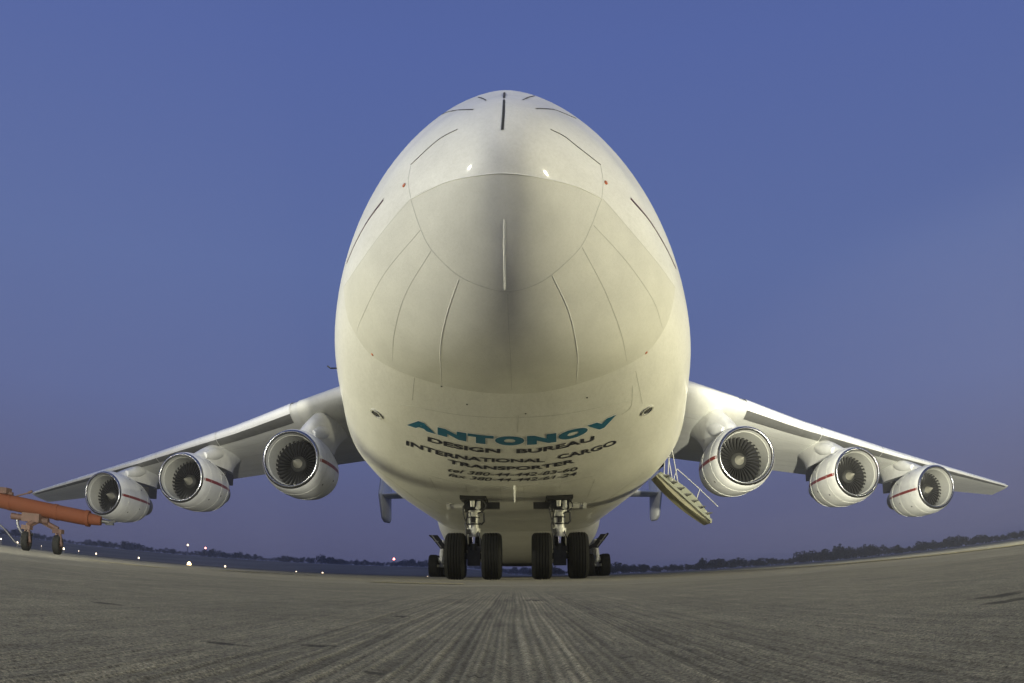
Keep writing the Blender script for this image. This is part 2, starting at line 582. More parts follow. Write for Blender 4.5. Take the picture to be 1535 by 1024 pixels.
def ribbon(name, pts, width, m, parent, lift=.004, bead=.006, n=None):
    """a seam, bead or painted line following the hull"""
    n = n or max(6, int(sum(math.dist(a, b) for a, b in zip(pts, pts[1:])) / 6))
    P, N = [], []
    for q in spline(pts, n):
        h, nn = cast(q[0], q[1])
        if h is None:
            continue
        P.append(h)
        N.append(nn)
    if len(P) < 3:
        return None
    rows = []
    for i, p in enumerate(P):
        nn = (N[max(i - 1, 0)] + N[i] + N[min(i + 1, len(N) - 1)]).normalized()
        t = (P[min(i + 1, len(P) - 1)] - P[max(i - 1, 0)]).normalized()
        sd = t.cross(nn).normalized()
        w = width / 2
        rows.append([p - sd * w * 1.15 - nn * .003, p - sd * w + nn * lift, p + nn * (lift + bead), p + sd * w + nn * lift, p + sd * w * 1.15 - nn * .003])
    mb = MB()
    mb.grid(rows)
    return mb.build(name, m, parent, angle=70)


# --- grey-white nose fairing: a skin of its own, proud of the hull
top = [(516, 431), (540, 395), (575, 347), (616, 299), (671, 273), (729, 262), (767, 261), (815, 268), (863, 280), (903, 299), (945, 347), (985, 395), (1011, 431)]
bot = [(516, 431), (521, 470), (532, 497), (557, 531), (600, 556), (662, 576), (715, 586), (767, 589), (815, 586), (864, 575), (925, 553), (968, 528), (994, 494), (1005, 465), (1011, 431)]


def curve_y(pts, n=400):
    s_ = spline(pts, n)
    return np.array([p[0] for p in s_]), np.array([p[1] for p in s_])


tx, ty = curve_y(top)
bx_, by_ = curve_y(bot)
cols = 92
rows = []
for i in range(cols + 1):
    u = i / cols
    u = .5 - .5 * math.cos(math.pi * u)
    col = []
    k = u * 399
    for j in range(41):
        v = j / 40
        xa = np.interp(k, range(400), tx)
        ya = np.interp(k, range(400), ty)
        xb = np.interp(k, range(400), bx_)
        yb = np.interp(k, range(400), by_)
        h, nn = cast(xa + (xb - xa) * v, ya + (yb - ya) * v, .012 + .004 * max(0, (v - .75) / .25)**2)
        col.append(h)
        if j == 40:
            col.append(cast(xa + (xb - xa) * v, ya + (yb - ya) * v, -.01)[0])
    rows.append(col)
if any(p is None for r_ in rows for p in r_):
    print('fairing misses')
    rows = [[p if p is not None else Vector((0, 3, 5)) for p in r_] for r_ in rows]
mb = MB()
mb.grid(rows)
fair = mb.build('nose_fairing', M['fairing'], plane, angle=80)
tag(fair, label='duller grey-white lower nose fairing with curved panel seams')

# seams of the nose
SE = [
    ('gap', .035, [(756, 139), (755, 165), (753, 195)]),
    ('gap', .022, [(710, 164.5), (690, 165), (671, 168), (657, 175)]), ('gap', .022, [(803, 163), (820, 163.5), (834, 165.5), (863, 177.5)]),
    ('gap', .015, [(686, 194), (666, 204), (647, 218), (616, 247)]), ('gap', .015, [(825, 194), (845, 204), (863, 218), (900, 247)]),
    ('gap', .02, [(717, 146), (724, 148), (729, 151)]), ('gap', .02, [(784, 150), (792, 146), (801, 144)]),
]
for m_, w_, p_ in SE:
    ribbon('panel_seam', p_, w_, M[m_], fuse, lift=.007, bead=.002)
for p_ in ([(616, 247), (612, 272), (616, 299)], [(900, 247), (904, 272), (902, 298)]):
    ribbon('panel_seam', p_, .008, M['seam'], fuse, lift=.002, bead=.001)
SF = [
    ('seam', .008, [(617, 300), (619, 307), (630, 340), (647, 374), (686, 412), (729, 431), (762, 436), (791, 431), (824, 414), (867, 374), (885, 340), (896, 311), (901, 299)]),
    ('bead', .016, [(616, 299), (671, 273), (729, 262), (767, 261), (815, 268), (863, 280), (901, 298)]),
    ('seam', .008, [(647, 376), (609, 440), (592, 498), (589, 541)]), ('seam', .008, [(631, 345), (576, 412), (542, 479), (536, 498)]),
    ('seam', .008, [(872, 371), (906, 436), (930, 498), (939, 541)]), ('seam', .008, [(889, 338), (939, 393), (978, 450), (992, 491)]),
    ('bead', .013, [(688, 419), (671, 469), (661, 517), (662, 575)]), ('bead', .013, [(828, 414), (853, 469), (865, 527), (864, 572)]),
    ('bead', .026, [(756, 329), (756, 380), (757, 434)]), ('seam', .008, [(761, 440), (762, 480), (765, 530), (767, 586)]),
]
for m_, w_, p_ in SF:
    ribbon('panel_seam', p_, w_, M[m_], fair, lift=.0145, bead=.004 if m_ == 'bead' else .001)
ribbon('visor_gap', bot, .011, M['visorgap'], fair, lift=.012, bead=.001)
ribbon('panel_seam', [(616, 299), (575, 347), (540, 395), (516, 431)], .012, M['seam'], fair, lift=.012, bead=.001)
ribbon('panel_seam', [(903, 299), (945, 347), (985, 395), (1011, 431)], .012, M['seam'], fair, lift=.012, bead=.001)
SB = [
    [(644, 716), (652, 730), (664, 750)], [(698, 728), (704, 751)], [(750, 730), (752, 754)], [(785, 730), (786, 754)], [(841, 724), (836, 750)], [(892, 718), (880, 746)],
    [(646, 714), (698, 725), (770, 729), (841, 723), (892, 713)],
    [(948, 578), (946, 609), (932, 621)], [(777, 623), (776, 648)], [(953, 556), (963, 605)], [(621, 566), (618, 600)],
    [(600, 606), (690, 622), (770, 626), (850, 620), (946, 600)], [(640, 745), (700, 772), (770, 778), (850, 772), (900, 745)],
    [(700, 790), (768, 797), (840, 790)], [(560, 700), (620, 745), (660, 770)], [(965, 710), (920, 742), (880, 770)],
]
for p_ in SB:
    ribbon('panel_seam', p_, .007, M['seam'], fuse, lift=.002, bead=.001)
ribbon('cheatline', [(575, 299), (552, 330), (533, 364), (520, 394)], .055, M['darkred'], fuse, lift=.004, bead=.001)
ribbon('cheatline', [(945, 297), (973, 330), (997, 369), (1013, 402)], .055, M['darkred'], fuse, lift=.004, bead=.001)


def disc(name, px, py, r, m, parent, lift=.006, dome=.0, ring=None):
    h, nn = cast(px, py)
    if h is None:
        return None
    a = nn.orthogonal().normalized()
    b_ = nn.cross(a)
    mb = MB()
    prof = [(-.05, r), (lift, r), (lift + dome * .7, r * .6), (lift + dome, .001)]
    mb.lathe(h, nn, prof, 20)
    o = mb.build(name, m, parent)
    if ring:
        mb = MB()
        mb.lathe(h, nn, [(-.05, r * ring), (lift + .02, r * ring), (lift + .02, r * 1.02), (-.05, r * 1.0)], 20)
        mb.build('rim_ring', M['seam'], o)
    return o


for p in ((606, 278), (908, 274), (559, 531), (968, 528)):
    disc('marker_stud', p[0], p[1], .034, M['orange_dot'], fuse, .012, .012)
for p in ((565, 620), (970, 615)):
    disc('landing_light', p[0], p[1], .10, M['glass'], fuse, .006, .02, 1.35)
for p in ((662, 579), (757, 586), (767, 586), (880, 596), (700, 606), (788, 620)):
    disc('fastener', p[0], p[1], .014, M['gap'], fuse, .008, .003)
# --- belly blade aerial, small side probe
h, nn = cast(771, 727)
mb = MB()
rows = []
for k in range(6):
    z = -k * .075
    sft, ch = k * .07, .55 - .055 * k
    rows.append([(h.x + .03 * math.sin(q) * (1 - k * .1), h.y + sft + ch * (.5 - .5 * math.cos(q)), h.z + .03 + z) for q in [2 * math.pi * i / 14 for i in range(14)]])
mb.grid(rows, close_u=True)
mb.fan(rows[-1])
mb.build('blade_aerial', M['slat'], fuse)
h, nn = cast(505, 552)
if h is not None:
    mb = MB()
    mb.path([h, h + Vector((-.13, 0, 0)), h + Vector((-.15, -.16, 0))], .014)
    mb.build('pitot_probe', M['greased'], fuse)

# --- lettering on the belly


def letter_mesh(ch, off=.0, shear=0.0):
    cu = bpy.data.curves.new('t', 'FONT')
    cu.body = ch
    cu.offset = off
    cu.shear = shear
    cu.resolution_u = 6
    o = bpy.data.objects.new('t', cu)
    C.objects.link(o)
    bpy.context.view_layer.update()
    me = bpy.data.meshes.new_from_object(o.evaluated_get(bpy.context.evaluated_depsgraph_get()))
    bpy.data.objects.remove(o)
    bpy.data.curves.remove(cu)
    return me


def lettering(items, tops, bots, m, name='lettering', off=.02, shear=0.0, lift=.007, cuts=4, grow=0.0, label=None):
    """items: (text, x0, x1); tops / bots: curves of the cap line and base line across the hull"""
    txx, tyy = [p[0] for p in tops], [p[1] for p in tops]
    bxx, byy = [p[0] for p in bots], [p[1] for p in bots]
    V, F = [], []
    for text, x0, x1 in items:
        me_ = letter_mesh(text, off, shear)
        bm = bmesh.new()
        bm.from_mesh(me_)
        bpy.data.meshes.remove(me_)
        lo = [min(v.co[i] for v in bm.verts) for i in (0, 1)]
        hi = [max(v.co[i] for v in bm.verts) for i in (0, 1)]
        nx = max(3, int((x1 - x0) / 9))
        for k in range(1, nx):
            bmesh.ops.bisect_plane(bm, geom=bm.verts[:] + bm.edges[:] + bm.faces[:], plane_co=(lo[0] + (hi[0] - lo[0]) * k / nx, 0, 0), plane_no=(1, 0, 0))
        for k in range(1, cuts):
            bmesh.ops.bisect_plane(bm, geom=bm.verts[:] + bm.edges[:] + bm.faces[:], plane_co=(0, lo[1] + (hi[1] - lo[1]) * k / cuts, 0), plane_no=(0, 1, 0))
        bm.verts.index_update()
        base = len(V)
        ok = True
        for v in bm.verts:
            u = (v.co.x - lo[0]) / (hi[0] - lo[0])
            w = (v.co.y - lo[1]) / (hi[1] - lo[1])
            px = x0 + (x1 - x0) * u
            yt = float(herm(px, txx, tyy))
            yb = float(herm(px, bxx, byy))
            hh, nn = cast(px, yb + (yt - yb) * w, lift)
            V.append(hh if hh is not None else Vector((0, 5, 2.2)))
        for f in bm.faces:
            F.append(tuple(base + v.index for v in f.verts))
        bm.free()
    mb = MB()
    mb.v, mb.f = V, F
    o = mb.build(name, m, fuse, smooth=False)
    if label:
        o['label'] = label
    return o


aT = [(605, 622), (622, 629), (656, 640), (700, 649), (735, 652.8), (767, 653.6), (800, 652.8), (834, 648.5), (881, 637.5), (924, 621), (930, 618)]
aB = [(605, 635), (612, 637.5), (656, 651), (700, 661.5), (735, 666), (767, 667.4), (800, 666), (834, 662), (881, 650), (895, 645), (924, 633), (930, 630)]
AB = [('A', 610, 653.5), ('N', 656, 699), ('T', 701, 740), ('O', 742, 786), ('N', 790, 834), ('O', 837, 881), ('V', 880, 924)]
lettering([(c, a - 1, b + 1) for c, a, b in AB], [(x, y - 1.0) for x, y in aT], [(x, y + 1.0) for x, y in aB], M['halo'], 'letter_edge', off=.10, lift=.004)
lettering(AB, aT, aB, M['teal'], off=.09, label='teal blue letters reading ANTONOV')
dT = [(638, 653), (641, 654), (670, 662), (698, 668), (735, 672), (767, 673), (800, 671.8), (830, 667.4), (860, 661), (891, 653), (895, 652)]
for w_ in (('DESIGN', 641, 750), ('BUREAU', 774, 891)):
    lettering([w_], dT, [(x, y + 6.3 + .8 * abs(x - 767) / 125) for x, y in dT], M['navy'], off=.035)
iT = [(605, 659), (609, 660), (640, 669.5), (669, 678), (700, 683), (735, 686.4), (770, 687.4), (817, 686.3), (837, 682), (862, 677), (897, 668), (916, 661), (924, 658.5), (928, 657)]
for w_ in (('INTERNATIONAL', 609, 817), ('CARGO', 836, 924)):
    lettering([w_], iT, [(x, y + 5.6 + 1.6 * abs(x - 767) / 158) for x, y in iT], M['navy'], off=.035)
tT = [(665, 687), (671, 688), (700, 694), (735, 698), (767, 699), (800, 697.8), (830, 694), (862, 687.4), (868, 686)]
lettering([('TRANSPORTER', 671, 862)], tT, [(x, y + 5.4 + .4 * abs(x - 767) / 95) for x, y in tT], M['navy'], off=.035)
eT = [(665, 700), (671, 701), (700, 705.2), (735, 708), (767, 708.6), (800, 707.6), (835, 704.4), (866, 699.6), (872, 698.5)]
lettering([('tel 380-44-442-83-60', 671, 866)], eT, [(x, y + 5.2) for x, y in eT], M['navy'], off=.014, shear=.25, cuts=3)
fT = [(x, y + 7.4 + .4 * (1 - abs(x - 767) / 95)) for x, y in eT]
lettering([('fax 380-44-442-61-24', 672, 865)], fT, [(x, y + 5.0) for x, y in fT], M['navy'], off=.014, shear=.25, cuts=3)

# ------------------------------------------------------------------ wings
LE = [(3.0, 28.6, 10.55), (9.6, 33.0, 10.0), (13.2, 35.2, 9.46), (17.3, 37.75, 8.68), (27.2, 43.9, 7.27), (44.2, 54.4, 5.06)]
TE = [(3.0, 48.5, 9.3), (9.6, 48.5, 8.6), (13.2, 48.6, 8.05), (17.3, 49.4, 7.6), (27.2, 52.3, 6.42), (44.2, 57.4, 4.58)]
TH = [(3.0, .125), (13.2, .115), (27, .105), (44.2, .10)]


def le_te(x):
    f = lambda T_, k: float(np.interp(x, [p[0] for p in T_], [p[k] for p in T_]))
    return (f(LE, 1), f(LE, 2)), (f(TE, 1), f(TE, 2)), float(np.interp(x, [p[0] for p in TH], [p[1] for p in TH]))


def foil(x, c, side, off=0.0):
    """point on the wing section at span x; c = chord fraction, side +1 upper, -1 lower"""
    (ls, lz), (ts, tz), th = le_te(x)
    ch = math.hypot(ts - ls, tz - lz)
    y = 5 * th * (.2969 * math.sqrt(c) - .126 * c - .3516 * c * c + .2843 * c**3 - .1015 * c**4)
    cm = .02 * (1 - (2 * c - 1)**2)
    return (ls + (ts - ls) * c, lz + (tz - lz) * c + ch * (cm + side * y) + side * off)


cs = [0, .003, .01, .022, .04, .07, .11, .17, .25, .35, .47, .6, .74, .88, 1.0]
span = [3.0, 6, 9.6, 13.2, 15, 17.3, 20, 23.5, 27.2, 32, 37, 41, 43.4, 44.2]
for sg in (1, -1):
    mb = MB()
    rows = []
    for x in span:
        r_ = [foil(x, c, 1) for c in cs[::-1]] + [foil(x, c, -1) for c in cs[1:]]
        k = 1.0 if x < 44 else 1.0
        rows.append([(sg * x, s, z) for s, z in r_])
    mb.grid(rows)
    mb.fan(rows[-1])
    wing = mb.build('wing', M['wing'], plane, angle=50)
    # root glove: white wrap of the inboard leading edge
    mb = MB()
    rows = []
    for x in (3.0, 5, 7.5, 9.6, 11.5, 12.7):
        r_ = [foil(x, c, 1, .03) for c in (.2, .12, .06, .03, .012, .004, 0)] + [foil(x, c, -1, .03) for c in (.004, .012, .03, .06, .1, .15)]
        rows.append([(sg * x, s - .03, z) for s, z in r_])
    mb.grid(rows)
    mb.build('leading_edge_glove', M['paint'], wing, angle=60)
    # slats in spanwise pieces, with their grey undersides
    cuts = [13.2, 19.3, 25.4, 31.6, 38.0, 43.7]
    for a, b in zip(cuts, cuts[1:]):
        mb = MB()
        rows = []
        for k in range(5):
            x = a + .03 + (b - a - .06) * k / 4
            pr = [foil(x, c, 1, .05) for c in (.10, .06, .03, .012, .004)] + [(foil(x, 0, 1)[0] - .06, foil(x, 0, 1)[1])] + [foil(x, c, -1, .05) for c in (.004, .012)]
            rows.append([(sg * x, s - .05, z) for s, z in pr])
        mb.grid(rows)
        slat = mb.build('slat', M['slat'], wing, angle=60)
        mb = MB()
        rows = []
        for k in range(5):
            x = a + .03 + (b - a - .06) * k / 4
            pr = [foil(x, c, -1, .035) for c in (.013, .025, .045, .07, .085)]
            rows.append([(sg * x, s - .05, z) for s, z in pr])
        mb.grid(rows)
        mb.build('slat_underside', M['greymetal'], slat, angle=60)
    # joints of the skin panels, seen from below
    for c0, c1 in ((.2, .2), (.42, .42), (.66, .66), (.80, .80)):
        mb = MB()
        rows = []
        for k in range(25):
            x = 4.5 + 38.5 * k / 24
            (s1, z1), (s2, z2) = foil(x, c0, -1, .004), foil(x, c0 + .03 / (1 + .2 * x), -1, .004)
            rows.append([(sg * x, s1, z1), (sg * x, s1 + .035, z1 + (z2 - z1) * .4)])
        mb.grid(rows)
        mb.build('panel_joint', M['seam'], wing)
    # flap-track fairings under the trailing edge
    for x in (7.5, 15.6, 24.0, 32.5):
        (ls, lz), (ts, tz), th = le_te(x)
        ch = ts - ls
        mb = MB()
        rows = []
        for k in range(11):
            u = k / 10
            s = ls + ch * (.62 + .48 * u)
            zc = lz + (tz - lz) * (.62 + .48 * u) - .25 - .15 * u
            rr = .36 * math.sin(math.pi * min(1, .06 + .9 * u))**.6
            rows.append([(sg * x + rr * .7 * math.cos(q), s, zc + rr * 1.2 * math.sin(q)) for q in [2 * math.pi * i / 12 for i in range(12)]])
        mb.grid(rows, close_u=True)
        mb.fan(rows[0])
        mb.fan(rows[-1])
        mb.build('flap_track_fairing', M['wing'], wing)
    # wing-tip light
    (ls, lz), (ts, tz), th = le_te(44.2)
    mb = MB()
    mb.box((sg * 44.24, ls + .7, lz - .05), (.1, .9, .12))
    mb.build('tip_light', M['glass'], wing)
    # ---------------------------------------------------------------- engines
    for ix, (ex, es, ez) in enumerate(((11.3, 29.2, 5.66), (19.8, 34.75, 5.14), (28.1, 39.9, 4.36))):
        o_ = Vector((sg * ex, es, ez))
        ax = Vector((-.012 * sg, 1, -.035)).normalized()
        rf = Vector((0, 0, 1))
        rf = (rf - ax * rf.dot(ax)).normalized()
        outer = [(.16, 1.505), (.30, 1.56), (.6, 1.625), (1.1, 1.675), (1.9, 1.70), (2.8, 1.68), (3.7, 1.60), (4.5, 1.46), (5.05, 1.33), (5.06, 1.30), (4.6, 1.28), (4.0, 1.28)]
        mb = MB()
        mb.lathe(o_, ax, outer, 72, rf)
        eng = mb.build('engine', M['nacelle'], plane, angle=40)
        # hoop seams
        for t_, r__ in ((1.05, 1.672), (2.75, 1.684), (4.3, 1.505)):
            mb = MB()
            mb.lathe(o_, ax, [(t_ - .012, r__ - .01), (t_ - .010, r__ + .006), (t_ + .010, r__ + .006), (t_ + .012, r__ - .01)], 72, rf)
            mb.build('cowl_seam', M['seam'], eng)
        mb = MB()
        mb.lathe(o_, ax, [(.17, 1.508), (.10, 1.485), (.05, 1.46), (.015, 1.425), (0, 1.39), (.012, 1.365), (.05, 1.338), (.12, 1.312)], 72, rf)
        mb.build('intake_lip', M['lip'], eng, angle=80)
        mb = MB()
        mb.lathe(o_, ax, [(.119, 1.314), (.2, 1.298), (.45, 1.276), (.9, 1.266), (1.5, 1.268), (2.05, 1.268)], 72, rf)
        mb.build('intake_liner', M['liner'], eng, angle=80)
        mb = MB()
        mb.lathe(o_, ax, [(.40, 1.282), (.405, 1.270), (.47, 1.264), (.475, 1.276)], 72, rf)
        mb.build('liner_band', M['seam'], eng)
        mb = MB()
        mb.lathe(o_, ax, [(2.0, 1.266), (2.0, .9), (2.01, .02)], 48, rf)
        mb.build('fan_case', M['black'], eng)
        # fan
        mb = MB()
        uu = rf
        vv = ax.cross(uu)
        nb = 33
        for k in range(nb):
            q0 = 2 * math.pi * k / nb
            rws = []
            for j in range(6):
                r__ = .40 + (1.25 - .40) * j / 5
                tw = R(28 + 34 * j / 5)
                hw = (.055 + .020 * j / 5)
                row_ = []
                for e_ in (-1, 0, 1):
                    da = e_ * hw * math.sin(tw) / r__
                    dt = 1.62 + e_ * hw * math.cos(tw) * -1 + .02 * abs(e_)
                    q = q0 + da * (1) + .10 * (j / 5)**2
                    row_.append(o_ + ax * dt + (uu * math.cos(q) + vv * math.sin(q)) * r__)
                rws.append(row_)
            mb.grid(rws)
        mb.build('fan', M['blade'], eng, angle=60)
        mb = MB()
        mb.lathe(o_, ax, [(1.40, .20), (1.46, .30), (1.56, .41), (1.8, .44)], 32, rf)
        mb.build('fan_hub', M['hubmetal'], eng)
        mb = MB()
        mb.lathe(o_, ax, [(.62, .004), (.67, .035), (.95, .115), (1.2, .185), (1.42, .245)], 32, rf)
        mb.build('spinner', M['tipcone'], eng)
        mb = MB()
        mb.lathe(o_, ax, [(4.2, 1.02), (5.4, .95), (6.4, .78), (6.9, .68), (6.9, .60), (6.2, .62)], 40, rf)
        mb.lathe(o_, ax, [(6.1, .45), (6.8, .36), (7.6, .06)], 24, rf)
        mb.build('core_nozzle', M['greymetal'], eng)
        for t_, dq in ((2.1, 38), (3.3, 62), (1.6, 128), (3.0, 112)):
            for sd_ in (1, -1):
                r__ = float(np.interp(t_, [p[0] for p in outer[:9]], [p[1] for p in outer[:9]]))
                q = R(dq) * sd_
                rad_v = uu * math.cos(q) + vv * math.sin(q)
                c_ = o_ + ax * t_ + rad_v * r__
                mb = MB()
                mb.lathe(c_, rad_v, [(-.02, .055), (.008, .055), (.008, .001)], 10)
                mb.build('vent', M['black'], eng)
        # red stripe along both flanks
        for side in (0, math.pi):
            mb = MB()
            rows = []
            tsx = np.linspace(.2, 5.04, 24)
            for t_ in tsx:
                r__ = float(np.interp(t_, [p[0] for p in outer[:9]], [p[1] for p in outer[:9]])) + .006
                rows.append([o_ + ax * t_ + (uu * math.cos(q) + vv * math.sin(q)) * r__ for q in [math.pi / 2 + side + R(d_) for d_ in (-3.1, -1.5, 0, 1.5, 3.1)]])
            mb.grid(rows)
            mb.build('red_stripe', M['red'], eng)
        # pylon
        (ls, lz), (ts, tz), th = le_te(ex)
        mb = MB()
        rows = []
        zt_ = foil(ex, .18, -1)[1] + .35
        zb_ = ez + 1.36
        for k in range(9):
            u = k / 8
            z = zb_ + (zt_ - zb_) * u
            sf = (es + 1.5) + (ls + .9 - (es + 1.5)) * u**1.25
            sr = (es + 8.6) + (ls + (ts - ls) * .62 - (es + 8.6)) * u**1.6
            hw = .62 + .14 * u * u
            rows.append([(sg * ex + hw * math.sin(q) * abs(math.sin(q))**-.25 if abs(math.sin(q)) > 1e-6 else sg * ex, sf + (sr - sf) * (.5 - .5 * math.cos(q))**.9, z) for q in [2 * math.pi * i / 28 + .0001 for i in range(28)]])
        mb.grid(rows, close_u=True)
        mb.fan(rows[0])
        mb.fan(rows[-1])
        pyl = mb.build('pylon', M['nacelle'], plane, angle=50)
        # cooling scoop on the pylon's shoulder
        mb = MB()
        sc0 = Vector((sg * (ex - .35), es + 2.9, ez + 1.75))
        rows = []
        for k in range(7):
            u = k / 6
            rr = .10 + .34 * math.sin(math.pi * (.12 + .6 * u))
            c_ = sc0 + Vector((-.04 * sg * u, 2.6 * u, .55 * u))
            rows.append([c_ + Vector((rr * .8 * math.cos(q), 0, rr * math.sin(q))) for q in [2 * math.pi * i / 14 for i in range(14)]])
        mb.grid(rows, close_u=True)
        mb.fan(rows[0])
        mb.fan(rows[-1])
        mb.build('pylon_scoop', M['nacelle'], pyl)
        mb = MB()
        mb.box((sg * (ex - .1), es + 7.2, ez + .85), (.85, 1.5, .75))
        mb.build('heat_shield', M['dark'], pyl, smooth=False)

# ------------------------------------------------------------------ tail
for sg in (1, -1):
    mb = MB()
    rows = []
    for x, s, ch, z in ((0, 70.0, 9.0, 8.9), (8, 73.6, 7.2, 8.85), (15.1, 77.6, 5.4, 8.8)):
        r_ = []
        for c, sd in [(c, 1) for c in cs[::-2]] + [(c, -1) for c in cs[2::2]]:
            y = 5 * .1 * (.2969 * math.sqrt(c) - .126 * c - .3516 * c * c + .2843 * c**3 - .1015 * c**4)
            r_.append((sg * x, s + ch * c, z + sd * y * ch))
        rows.append(r_)
    mb.grid(rows)
    mb.fan(rows[-1])
    mb.build('tailplane', M['wing'], plane)
    mb = MB()
    rows = []
    for z, s, ch, w in ((6.05, 80.6, 3.2, .30), (6.4, 79.4, 5.0, .42), (8.8, 77.0, 7.4, .46), (13, 79.5, 5.8, .36), (17.6, 82.5, 4.0, .22)):
        rows.append([(sg * 15.1 + w * math.sin(q), s + ch * (.5 - .5 * math.cos(q)), z) for q in [2 * math.pi * i / 20 for i in range(20)]])
    mb.grid(rows, close_u=True)
    mb.fan(rows[0])
    mb.fan(rows[-1])
    mb.build('tail_fin', M['wing'], plane)

# ------------------------------------------------------------------ main-gear fairing under the belly
mb = MB()
rows = []
for s in np.linspace(20, 62, 34):
    u = (s - 20) / 42
    k = min(1, u / .36)
    k = k * k * (3 - 2 * k)
    k2 = min(1, (1 - u) / .25)
    k2 = k2 * k2 * (3 - 2 * k2)
    g = k * k2
    zb_ = 2.0 - 1.22 * g
    w_ = 3.3 + .95 * g
    rows.append([(w_ * (1 if math.cos(q) > 0 else -1) * abs(math.cos(q))**(2 / 3.0), s, 3.6 + (3.6 - zb_) * (1 if math.sin(q) > 0 else -1) * abs(math.sin(q))**(2 / 2.9)) for q in [-math.pi + math.pi * i / 48 for i in range(49)]])
mb.grid(rows)
mb.build('main_gear_fairing', M['belly'], plane, angle=60)

# ------------------------------------------------------------------ landing gear


def tyre_mesh(r, w, grooves=4):
    mb = MB()
    hw = w / 2
    prof = [(-hw * .62, r * .56), (-hw * .88, r * .62), (-hw, r * .76), (-hw * .97, r * .87), (-hw * .82, r * .955), (-hw * .66, r * .985)]
    g = []
    n = grooves
    for k in range(n):
        c = -hw * .56 + hw * 1.12 * k / (n - 1)
        g += [(c - .017, r * (1 - .012 * abs(c / hw))), (c - .009, r * .975), (c + .009, r * .975), (c + .017, r * (1 - .012 * abs(c / hw)))]
    prof += g + [(-a, b) for a, b in prof[::-1]]
    mb.lathe((0, 0, 0), (1, 0, 0), prof, 48)
    return mb


def rim_mesh(r, w):
    mb = MB()
    hw = w / 2
    mb.lathe((0, 0, 0), (1, 0, 0), [(-hw * .62, r * .57), (-hw * .66, r * .50), (-hw * .42, r * .44), (-hw * .35, r * .2), (-hw * .6, r * .16), (-hw * .6, .001)], 28)
    mb.lathe((0, 0, 0), (1, 0, 0), [(hw * .62, r * .57), (hw * .66, r * .50), (hw * .42, r * .44), (hw * .35, r * .2), (hw * .6, r * .16), (hw * .6, .001)], 28)
    return mb


